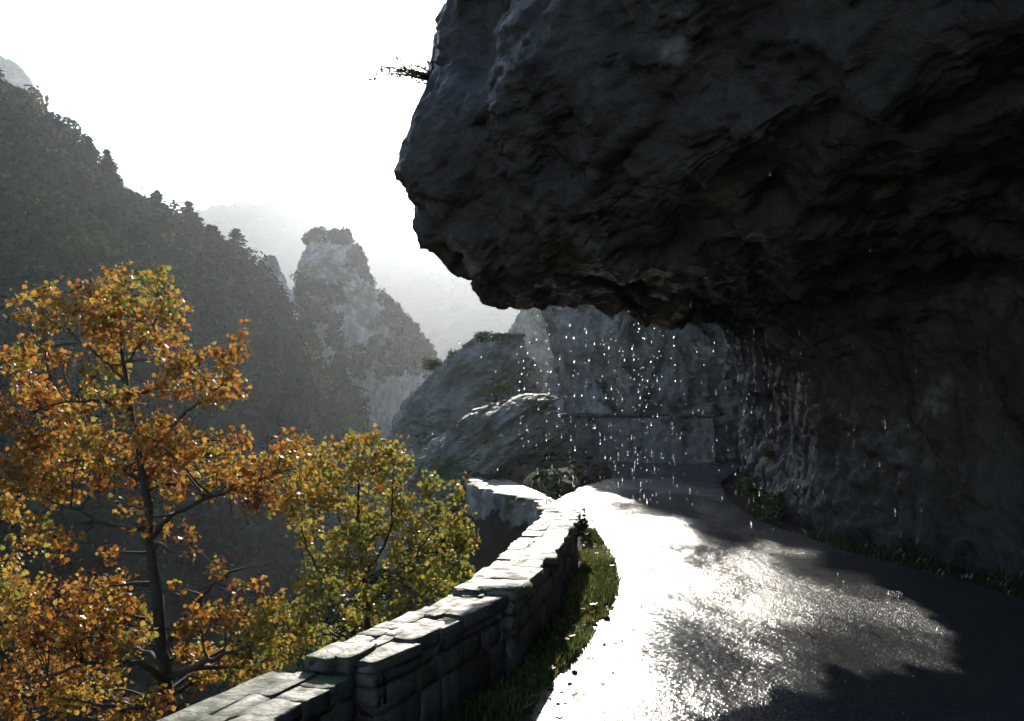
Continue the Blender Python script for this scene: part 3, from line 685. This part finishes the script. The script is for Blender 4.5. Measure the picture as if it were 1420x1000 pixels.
autumn_tree('autumn_tree', 'orange-leaved autumn tree with dark trunk at the far left', 11.0,
            [(262, 1260, .3), (240, 1030, .2), (232, 965, .1), (224, 880), (212, 780), (205, 700), (195, 640, .1), (180, 560, .2), (168, 480, .2), (165, 410, .2)],
            [[(232, 965), (205, 925, -.4), (160, 916, -.6), (105, 925, -.8), (40, 950, -.8)], [(226, 930), (190, 900, .4), (140, 885, .6), (70, 880, .8)], [(208, 735), (190, 735, -.3), (150, 728, -.5), (90, 700, -.6), (30, 680, -.6)],
             [(208, 745), (240, 715, -.4), (290, 690, -.6), (350, 670, -.8), (400, 650, -.9)], [(195, 640), (230, 600, .3), (270, 560, .5), (310, 530, .6), (332, 500, .6)], [(180, 560), (130, 555, -.2), (80, 560, -.4), (20, 580, -.4)],
             [(176, 530), (120, 480, .4), (60, 440, .6), (28, 435, .7)], [(172, 500), (205, 460, .2), (228, 425, .3)], [(226, 900), (260, 850, .6), (310, 800, .9), (370, 780, 1.0)], [(230, 945), (270, 925, -.3), (320, 905, -.5), (390, 880, -.7)], [(232, 970), (180, 985, -.6), (100, 965, -.9)],
             [(200, 665), (150, 640, .4), (90, 640, .6), (30, 640, .7)]],
            CL1, .056, lambda x, y: .50 + .10 * math.sin(x * .031 + y * .017) + .05 * math.sin(x * .11) + .12 * (y < 430) + (.1 if x > 260 else 0) * (y > 820), 3, .105)
autumn_tree('autumn_tree', 'yellow-green autumn tree just behind the stepped wall', 12.5,
            [(520, 1200, .2), (515, 1000, .1), (512, 900), (508, 830), (500, 760), (497, 700), (500, 640)],
            [[(510, 850), (450, 800, -.4), (420, 740, -.6), (415, 650, -.6)], [(509, 840), (560, 790, .4), (600, 740, .5), (634, 700, .5)], [(505, 800), (540, 740, -.3), (545, 680, -.4), (550, 630, -.4)], [(512, 890), (570, 840, -.4), (640, 780, -.5)], [(512, 900), (460, 880, .4), (390, 900, .6)], [(502, 770), (470, 720, .5), (470, 640, .6)]],
            CL2, .060, lambda x, y: float(np.clip(.80 + (x - 470) / 200 * .2 + (y - 720) / 150 * .14, .4, .9)), 8, .07, 1.1)

# ------------------------------------------------------------------ wooded slopes
def forest(name, label, C, R, hue, n, leaf, seed, mat):
    r = np.random.default_rng(seed); PP, HH, SS, NN = [], [], [], []
    for c, rad, hh in zip(C, R, hue):
        pp, nn_ = crown_points(c, rad, n, r, int(r.integers(7, 13)), .75, True); PP.append(pp); NN.append(nn_); HH.append(np.clip(hh + r.normal(size=n) * .05, 0, 1)); SS.append(np.full(n, leaf))
    PP, HH, SS = np.concatenate(PP), np.concatenate(HH), np.concatenate(SS)
    V, Fq = cards(PP, SS, r, nrm=np.concatenate(NN))
    o = obj(name, mesh(name, V, Fq, mat, hue=HH)); tag(o, label, None, kind='stuff'); return o

r = np.random.default_rng(77); C, R, Hh = [], [], []
tries = 0
while len(C) < 1050 and tries < 40000:
    tries += 1
    y = 24 + 110 * r.random() ** .75; x = -.62 * y + (.62 * y - 6) * r.random(); z = float(hill_z(np.array([x]), np.array([y]))[0])
    if z < -24: continue
    px = CX + x / y * F; py = HZ - (z - EYE) / y * F
    if px < -60 or py > 1050 or px > 640: continue
    rad = r.uniform(1.3, 2.7) * (.7 + y / 200)
    if any((abs(x - q[0]) + abs(y - q[1])) < 1.1 for q in C[-60:]): continue
    C.append((x, y, z + rad * .55)); R.append((rad, rad, rad * r.uniform(.8, 1.25)))
    q = vnoise(np.array([[x * .09, y * .07, 0]]), 3)[0]
    Hh.append(.28 + .28 * q + r.normal(0, .11) + (.28 if r.random() < .03 else 0))
forest('hillside_wood', 'dense dark green wood covering the left hillside', C, R, Hh, 400, .31, 5, M['forest_leaf'])
r3 = np.random.default_rng(83); yb = r3.uniform(3, 26, 300); xb = interp(EDGE, yb) - .9 - r3.random(300) ** 1.2 * 11; zb = ground_z(xb, yb); rb_ = r3.uniform(.3, .75, 300)
forest('slope_undergrowth', 'dark green undergrowth on the slope below the parapet wall', np.stack([xb, yb, zb + rb_ * .3], -1), [(q, q, q * .8) for q in rb_], np.clip(.38 + r3.normal(0, .16, 300), 0, 1), 240, .06, 84, M['forest_leaf'])
# scrub on the pinnacle
C, R, Hh = [], [], []
na_, nz_ = PIN.shape[:2]
while len(C) < 520:
    i, j = int(r.integers(na_)), int(r.integers(2, 125)); p = PIN[i, j]
    if p[1] > 174: continue
    px = CX + p[0] / p[1] * F; py = HZ - (p[2] - EYE) / p[1] * F
    right = (px - 430) / 160
    veg = vnoise(np.array([[p[0] * .15, p[1] * .1, p[2] * .13]]), 9)[0]
    if veg < (.55 - 1.5 * max(0, right) if 345 < py < 545 else .1) and py > 335: continue
    if py > 520 and (right > .35 or r.random() < .5): continue
    rad = r.uniform(.8, 1.7); C.append(tuple(p)); R.append((rad, rad, rad * 1.0)); Hh.append(.15 + r.normal(0, .1))
forest('pinnacle_scrub', 'dark scrub clinging to the flank of the pale pinnacle', C, R, Hh, 200, .28, 6, M['forest_leaf'])
# tree tops along the distant ridge and slope below
def lone_tree(name, label, px, py, d, w, hgt, hue, seed, mat, group, n=900, leaf=.2, trunk=True, root=.4):
    """py is the crown's centre in the photo; w, hgt in photo pixels"""
    r = np.random.default_rng(seed); c = at(px, py, d); s = d / F; rx, rz = w * s / 2, hgt * s / 2
    base = np.array((c[0], c[1], c[2] - rz - root)); e = empty(name, tuple(base)); tag(e, label, 'tree' if 'tree' in name else 'shrub', group)
    mb = MB(); top = c + np.array((r.normal(0, rx * .1), 0, rz * .4))
    mb.add(tube(bend(base, top, r, 10, .05), np.linspace(rx * .10, rx * .02, 10), 6))
    for _ in range(7):
        a = base + (top - base) * r.uniform(.35, .9); q = r.normal(size=3); q /= np.linalg.norm(q); q[2] = abs(q[2])
        mb.add(tube(bend(a, c + q * np.array((rx, rx, rz)) * .8, r, 6, .1), np.linspace(rx * .045, rx * .01, 6), 4))
    mb.build('trunk', M['bark'], e, base)
    pp, nn_ = crown_points(c, (rx, rx, rz), n, r, 14, .4, True)
    V, Fq = cards(pp, np.full(n, leaf), r, nrm=nn_)
    cr = obj('crown', mesh('crown', V - base, Fq, mat, hue=np.clip(hue + r.normal(size=n) * .08, 0, 1)), e); cr['kind'] = 'stuff'
    return e

def conifer(label, px, ptop, pbase, d, w, seed):
    r = np.random.default_rng(seed); s = d / F; b = at(px, pbase, d); t = at(px + r.normal(0, 2), ptop, d); Hm = t[2] - b[2]
    e = empty('conifer_tree', tuple(b)); tag(e, label, 'conifer', 'conifers along the left skyline')
    tp = bend(b - np.array((0, 0, 1.5)), t, r, 14, .02); mb = MB(); mb.add(tube(tp, np.linspace(Hm * .03, .02, 14), 6)); P = []
    nb = int(60 + Hm * 6)
    for k in range(nb):
        f = r.uniform(.05, .99); a = b + (t - b) * f; L = w * s / 2 * (1.06 - f) ** .95 * r.uniform(.6, 1.25); az = r.uniform(0, 2 * np.pi)
        q = a + np.array((math.cos(az) * L, math.sin(az) * L, L * r.uniform(-.15, .35))); w_ = bend(a, q, r, 6, .06); mb.add(tube(w_, np.linspace(.05, .012, 6), 4))
        m = int(16 + 34 * L); i = r.random(m) ** .6 * 4.99; i0 = i.astype(int); ff = (i - i0)[:, None]
        P.append(w_[i0] * (1 - ff) + w_[i0 + 1] * ff + r.normal(size=(m, 3)) * np.array((.16, .16, .08)))
    P = np.concatenate(P); mb.build('trunk', M['bark'], e, b)
    V, Fq = cards(P, np.full(len(P), .2), r, .5)
    cr = obj('crown', mesh('crown', V - b, Fq, M['conifer_leaf'], hue=r.random(len(P))), e); cr['kind'] = 'stuff'
conifer('small dark conifer high on the skyline, leftmost of the row', 122, 190, 238, 118, 34, 1)
conifer('small pointed conifer second from left on the skyline', 148, 208, 258, 118, 34, 2)
conifer('pointed dark conifer at the middle of the left skyline', 214, 264, 324, 117, 56, 3)
conifer('tallest dark conifer on the left skyline', 264, 280, 352, 116, 66, 4)
conifer('broad dark conifer just right of the tallest one', 296, 312, 366, 117, 58, 5)
conifer('flat-topped dark conifer, rightmost on the left skyline', 326, 318, 380, 116, 64, 6)
lone_tree('broadleaf_tree', 'ochre autumn tree on the wooded slope beside the pinnacle', 424, 492, 112, 40, 34, .97, 21, M['forest_leaf'], 'single trees on the hillside', 900, .2)
lone_tree('broadleaf_tree', 'brownish tree high on the left hillside', 58, 262, 112, 60, 36, .88, 22, M['forest_leaf'], 'single trees on the hillside', 1000, .2)
lone_tree('broadleaf_tree', 'light green tree low on the left hillside above the orange tree', 104, 345, 82, 74, 54, .66, 23, M['forest_leaf'], 'single trees on the hillside', 1300, .18)

rb = np.random.default_rng(71); C = BANK[rb.integers(len(BANK), size=70)]; C = C[C[:, 2] > -.03]
forest('bank_scrub', 'dark low scrub covering the bank beside the bend', C + np.array((0, 0, .03)), [(q, q, q * .7) for q in rb.uniform(.08, .17, len(C))], rb.uniform(0, .2, len(C)), 90, .025, 72, M['shrub_leaf'])
# shrubs on the near outcrop
lone_tree('rock_shrub', 'dark bushy shrub on top of the tall outcrop', 680, 470, 37.6, 60, 24, .15, 31, M['shrub_leaf'], 'shrubs on the outcrop', 1100, .05, root=.2)
lone_tree('rock_shrub', 'small dark shrub at the right end of the outcrop top', 718, 468, 37.6, 30, 16, .2, 32, M['shrub_leaf'], 'shrubs on the outcrop', 500, .05, root=.2)
lone_tree('rock_shrub', 'dark shrub leaning from the left shoulder of the outcrop', 601, 506, 37.8, 36, 24, .15, 33, M['shrub_leaf'], 'shrubs on the outcrop', 650, .05, root=.5)
lone_tree('rock_shrub', 'thin sprig between the two shrubs on the outcrop shoulder', 628, 492, 37.6, 20, 18, .3, 36, M['shrub_leaf'], 'shrubs on the outcrop', 150, .04, root=.4)
lone_tree('rock_shrub', 'yellowish dry shrub in the cleft below the outcrop top', 690, 540, 34.2, 56, 24, .95, 34, M['shrub_leaf'], 'shrubs on the outcrop', 600, .05, root=.5)
lone_tree('rock_shrub', 'hazy olive bush at the foot of the pale cliff gap', 775, 545, 45, 44, 46, .8, 35, M['shrub_leaf'], None, 900, .07, root=1.8)

# bare twig hanging in the sky from the nose of the overhang
tw = MB(); r = np.random.default_rng(4); a = at(604, 112, 11.6); e = empty('dry_shrub', tuple(a)); tag(e, 'bare twiggy shrub growing from the edge of the overhang against the sky', 'shrub')
tips = []
for k in range(14):
    q = at(r.uniform(516, 580), r.uniform(90, 116), 11.6 + r.normal(0, .2)); w = bend(a, q, r, 8, .1, .1); tw.add(tube(w, np.linspace(.016, .004, 8), 4))
    for _ in range(6):
        i = int(r.integers(3, 8)); q2 = w[i] + r.normal(size=3) * .09; tw.add(tube(bend(w[i], q2, r, 4, .1), np.linspace(.005, .0025, 4), 3)); tips.append(q2)
tw.build('branch', M['bark'], e, a)
tips = np.repeat(np.array(tips), 3, 0) + r.normal(size=(len(tips) * 3, 3)) * .03
V, Fq = cards(tips, np.full(len(tips), .02), r); o = obj('foliage', mesh('foliage', V - a, Fq, M['shrub_leaf'], hue=r.random(len(tips))), e); o['kind'] = 'stuff'

# ------------------------------------------------------------------ verges
def blades(name, label, P, hgt, r, hue, lean=.5, wd=.006):
    n = len(P); az = r.random(n) * 2 * np.pi; d = np.stack([np.cos(az), np.sin(az), 0 * az], -1); sd = np.stack([-np.sin(az), np.cos(az), 0 * az], -1)
    h_ = (hgt * (.5 + .9 * r.random(n)))[:, None]; ln = (lean * r.random(n))[:, None] * h_; w = (wd * (.6 + .8 * r.random(n)))[:, None]
    z = np.array((0, 0, 1.0))
    V = np.stack([P - sd * w, P + sd * w, P + sd * w * .7 + d * ln * .4 + z * h_ * .6, P - sd * w * .7 + d * ln * .4 + z * h_ * .6, P + d * ln + z * h_ * (1 - .3 * lean * r.random((n, 1)))], 1)
    b = np.arange(n)[:, None] * 5
    o = obj(name, mesh(name, V.reshape(-1, 3), [np.concatenate([b, b + 1, b + 2, b + 3], 1), np.concatenate([b + 3, b + 2, b + 4], 1)], M['grass'], hue=np.concatenate([hue, hue])))
    tag(o, label, kind='stuff'); return o
r = np.random.default_rng(9); n = 26000
y = r.uniform(3.2, 13.5, n); l = np.where(y < 4.2, interp(WS[0][3], y), np.where(y < 5.67, interp(WS[1][3], y), interp(WS[2][3], y))); rr_ = interp(LE, y)
u_ = r.beta(1.6, 1.3, n); x = l + .04 + (rr_ + .03 - l - .04) * u_
k = (vnoise(np.stack([x * 3.2, y * 2.2, 0 * x], -1), 4) > -.25 - .3 * (y > 5.5)); x, y = x[k], y[k]
P = np.stack([x, y, 0 * x - .09], -1); hu = np.clip(.42 + .35 * vnoise(P * 2, 8) + r.normal(size=len(x)) * .22, 0, 1)
blades('verge_grass', 'sunlit green grass strip between the parapet wall and the road', P, .12 * (.8 + .5 * vnoise(P * 1.7, 12)), r, hu, .8)
n = 5000; y = r.uniform(5, 20, n); x0 = interp(RE, y) - .1; x1 = interp(WALLX, y) + .05; x = x0 + (x1 - x0) * r.random(n)
k = vnoise(np.stack([x * 1.6, y * 1.1, 0 * x], -1), 14) > -.1; x, y = x[k], y[k]; P = np.stack([x, y, 0 * x - .09], -1)
blades('verge_grass', 'dim green grass along the foot of the dark rock wall', P, .07 + 0 * x, r, np.clip(.15 + r.normal(size=len(x)) * .18, 0, 1), .8, .007)
def tuft(label, px, py, d, w, hgt, hue, seed, n=420, leaf=.035):
    """a low leafy plant on the ground"""
    r = np.random.default_rng(seed); c = at(px, py, d); s = d / F; b = np.array((c[0], c[1], c[2])); e = empty('verge_plant', tuple(b)); tag(e, label, 'plant', 'leafy plants on the right verge')
    st = MB(); P = []
    for k in range(16):
        q = b + np.array((r.normal() * w * s * .35, r.normal() * w * s * .3, hgt * s * r.uniform(.4, 1.0))); wv = bend(b + r.normal(size=3) * np.array((w * s * .12, w * s * .12, 0)), q, r, 6, .12, .1); st.add(tube(wv, np.linspace(.006, .002, 6), 4))
        m = n // 16; i = r.random(m) ** .7 * 4.99; i0 = i.astype(int); P.append(wv[i0] + (wv[i0 + 1] - wv[i0]) * (i - i0)[:, None] + r.normal(size=(m, 3)) * .035)
    P = np.concatenate(P); st.build('stem', M['bark'], e, b); V, Fq = cards(P, np.full(len(P), leaf), r, .2)
    o = obj('foliage', mesh('foliage', V - b, Fq, M['shrub_leaf'], hue=np.clip(hue + r.normal(size=len(P)) * .15, 0, 1)), e); o['kind'] = 'stuff'
tuft('yellow-green leafy plant at the far end of the right verge', 1045, 688, 16.4, 50, 30, .85, 51)
tuft('low green plant in the middle of the right verge', 1078, 706, 14.3, 60, 26, .7, 52)
tuft('small pale plant growing out of the rock wall above the verge', 1066, 634, 15.5, 18, 12, 1.0, 53, 120, .03)
tuft('dark pointed plant at the wall where the bend begins', 802, 742, 11.4, 22, 34, .1, 54, 260, .03)

# small stones and clods on the road edge
DS = [stone_mesh('loose_stone', 300 + k, M['soil'], .22, 2.4) for k in range(4)]
for i, (px, py, sz, lab) in enumerate(((841, 851, .05, 'largest dark clod on the road edge beside the grass'), (838, 888, .028, 'small dark stone just below the largest clod'), (826, 858, .03, 'dark stone touching the grass left of the largest clod'),
                                       (850, 930, .018, 'tiny pebble alone on the shining road, nearest the camera'), (797, 925, .034, 'flat dark clod at the verge edge near the camera'), (790, 940, .024, 'small clod beside the flat clod at the verge edge'), (1043, 742, .03, 'stone standing in for a splash in the middle of the road'))):  # the last stone stands in for a water splash
    d = EYE * F / (py - HZ); p = at(px, py, d)
    o = obj('loose_stone', DS[i % 4]); o.location = (p[0], p[1], sz * .2 + float(road_z([p[0]], [p[1]])[0])); o.scale = (sz * 1.2, sz, sz * .75); o.rotation_euler = (0, 0, i * 1.3); tag(o, lab, 'stone', 'loose stones on the road')

r = np.random.default_rng(61); n = 230                   # leaf litter on the verge, the wall foot and the road edge
y = r.uniform(3.5, 13, n); x = interp(LE, y) + r.normal(-.15, .28, n); k = x > interp([(1.6, -1.7), (4.2, -.6), (5.66, .02), (7.28, .42), (10, .82), (14, .8)], y) + .03; x, y = x[k], y[k]; n = len(x)
C = np.stack([x, y, np.where(x > interp(LE, y), road_z(x, y) + .006, -.03 + .05 * r.random(n))], -1)
az = r.random(n) * 6.283; t = np.stack([np.cos(az), np.sin(az), r.normal(0, .15, n)], -1); b = np.stack([-np.sin(az), np.cos(az), r.normal(0, .15, n)], -1)
sz = .05 * (.6 + .7 * r.random(n)); u, v = LEAF[:, 0], LEAF[:, 1] - .4; lift = (np.abs(u)[None] ** 1.5 + v[None] ** 2) * r.uniform(0, .5, n)[:, None]
V = C[:, None] + (b[:, None] * u[None, :, None] + t[:, None] * v[None, :, None]) * sz[:, None, None]; V[..., 2] += lift * sz[:, None]
o = obj('leaf_litter', mesh('leaf_litter', V.reshape(-1, 3), np.arange(12 * n).reshape(-1, 12), M['orange_leaf'], hue=np.clip(.22 + r.normal(size=n) * .16, 0, 1))); tag(o, 'fallen brown leaves scattered along the left road edge', kind='stuff')
n = 800; y = r.uniform(3.6, 20, n); left = r.random(n) < .6; x = np.where(left, interp(LE, y) + np.abs(r.normal(0, .22, n)) - .06, interp(RE, y) - np.abs(r.normal(0, .3, n)) + .1)
C = np.stack([x, y, road_z(x, y) + .003], -1); oct_ = np.array([(1, 0, 0), (0, 1, 0), (-1, 0, 0), (0, -1, 0), (0, 0, .7), (0, 0, -.7)]); of = np.array([(0, 1, 4), (1, 2, 4), (2, 3, 4), (3, 0, 4), (1, 0, 5), (2, 1, 5), (3, 2, 5), (0, 3, 5)])
V = C[:, None] + oct_[None] * (1 + r.normal(size=(n, 6, 3)) * .25) * (r.gamma(2.0, .0022, n) + .002)[:, None, None]
o = obj('grit', mesh('grit', V.reshape(-1, 3), (of[None] + np.arange(n)[:, None, None] * 6).reshape(-1, 3), M['mortar'])); tag(o, 'fine grit washed along both edges of the road', kind='stuff')

# ------------------------------------------------------------------ falling water
def drop_mesh(P, w, l):
    a = np.linspace(0, 2 * np.pi, 6, endpoint=False); ring = [(0, -1), (.8, -.55), (1, 0), (.62, .5), (0, 1)]
    base = np.concatenate([np.stack([np.cos(a) * q, np.sin(a) * q, np.full(6, z)], -1) for q, z in ring]); f = grid_faces(5, 6)
    f = np.array([[k * 6 + i, k * 6 + (i + 1) % 6, (k + 1) * 6 + (i + 1) % 6, (k + 1) * 6 + i] for k in range(4) for i in range(6)])
    n = len(P); V = P[:, None] + base[None] * np.stack([w, w, l], -1)[:, None]
    return V.reshape(-1, 3), (f[None] + np.arange(n)[:, None, None] * 30).reshape(-1, 4)
r = np.random.default_rng(15); P = []
for _ in range(44):                                   # drip lines under the lip
    px = np.clip(r.normal(865, 85), 690, 1040); d = r.uniform(11.0, 12.4); py = 425 + r.uniform(5, 60)
    while py < 700:
        P.append(at(px + r.normal(0, 1.2), py, d)); py += r.gamma(1.6, 22)
for _ in range(120): P.append(at(np.clip(r.normal(850, 100), 600, 1060), r.uniform(432, 700), r.uniform(10.8, 12.6)))
for _ in range(90):
    P.append(at(r.normal(1045, 12) if r.random() < .6 else r.uniform(900, 1240), r.uniform(470, 720), r.uniform(10.5, 13.0)))
NB = len(P) + 0
for (px, py) in ((1311, 171), (1355, 269), (1390, 121), (1184, 592), (1283, 585), (1198, 645), (1141, 683), (1183, 480), (1085, 530), (1271, 750), (1010, 222), (1154, 185), (1240, 330)):
    P.append(at(px, py, 8.2))
for _ in range(90): P.append(at(r.uniform(940, 1410), r.uniform(60, 740), r.uniform(7, 10)))
for _ in range(170):                                  # beads added just above the road to stand for glints on wet asphalt
    py = r.uniform(715, 1000); d = EYE * F / (py - HZ); q = at(r.normal(1010, 130), py, d); q[2] = float(road_z([q[0]], [q[1]])[0]) + r.uniform(.01, .04); P.append(q)
P = np.array(P); n = len(P); w = np.clip(r.gamma(2.6, .0026, n), .004, .013); w[-170:] *= np.clip(P[-170:, 1] / 14, .3, 1); l = w * r.uniform(1.5, 5.0, n); l[-170:] = w[-170:] * 1.2; l[NB:NB + 13] = .04; w[NB:NB + 13] = .0062
V, Fq = drop_mesh(P, w, l)
o = obj('falling_water', mesh('falling_water', V, Fq, M['water'], True)); tag(o, 'curtain of bright water drops falling from the overhang, plus beads added as road glints', kind='stuff')

def splash(label, px, py, size, seed):
    r = np.random.default_rng(seed); d = EYE * F / (py - HZ); c = at(px, py, d); c[2] = float(road_z([c[0]], [c[1]])[0]) + .005; e = empty('water_splash', tuple(c)); tag(e, label, 'splash', 'splashes on the wet road')
    P, w = [], []
    for k in range(26):
        az = r.uniform(0, 2 * np.pi); f = r.uniform(.3, 1); P.append((math.cos(az) * size * f, math.sin(az) * size * f, size * f * r.uniform(.1, .9))); w.append(r.uniform(.004, .009))
    w = np.array(w); V, Fq = drop_mesh(np.array(P), w, w * 1.5); obj('droplet_spray', mesh('droplet_spray', V, Fq, M['water'], True), e)['kind'] = 'stuff'
    a = np.linspace(0, 2 * np.pi, 24, endpoint=False); rr = size * .55 * (1 + .1 * r.normal(size=24)); hh = size * (.35 + .3 * r.random(24))
    V = np.concatenate([np.stack([np.cos(a) * rr * k, np.sin(a) * rr * k, z], -1) for k, z in ((.8, 0 * hh), (.95, hh * .6), (1.15, hh), (1.1, hh * .98), (.88, hh * .55), (.7, 0 * hh))])
    f = np.array([[k * 24 + i, k * 24 + (i + 1) % 24, (k + 1) * 24 + (i + 1) % 24, (k + 1) * 24 + i] for k in range(5) for i in range(24)])
    obj('splash_crown', mesh('splash_crown', V, f, M['water'], True), e)
splash('small bright splash at the far right edge of the road', 1341, 800, .05, 1)
splash('faint splash on the dark road left of the bright one', 1240, 828, .07, 2)

# ------------------------------------------------------------------ air
hz_, ns, L = newmat('valley_haze')
pv = N(ns, 'ShaderNodeVolumePrincipled'); pv.inputs['Density'].default_value = .00024; pv.inputs['Anisotropy'].default_value = .68; pv.inputs['Color'].default_value = (.84, .91, .99, 1)
o_ = N(ns, 'ShaderNodeOutputMaterial'); L.new(pv.outputs[0], o_.inputs['Volume'])
x0, x1, y0, y1, z0, z1 = -1500, 1500, -320, 2000, -30, 275
V = [(x, y, z) for x in (x0, x1) for y in (y0, y1) for z in (z0, z1)]
Fh = [(0, 1, 3, 2), (4, 6, 7, 5), (0, 4, 5, 1), (2, 3, 7, 6), (0, 2, 6, 4), (1, 5, 7, 3)]
hb = obj('haze', mesh('haze', np.array(V), np.array(Fh), hz_)); tag(hb, 'thin sunlit haze filling the valley', kind='stuff')
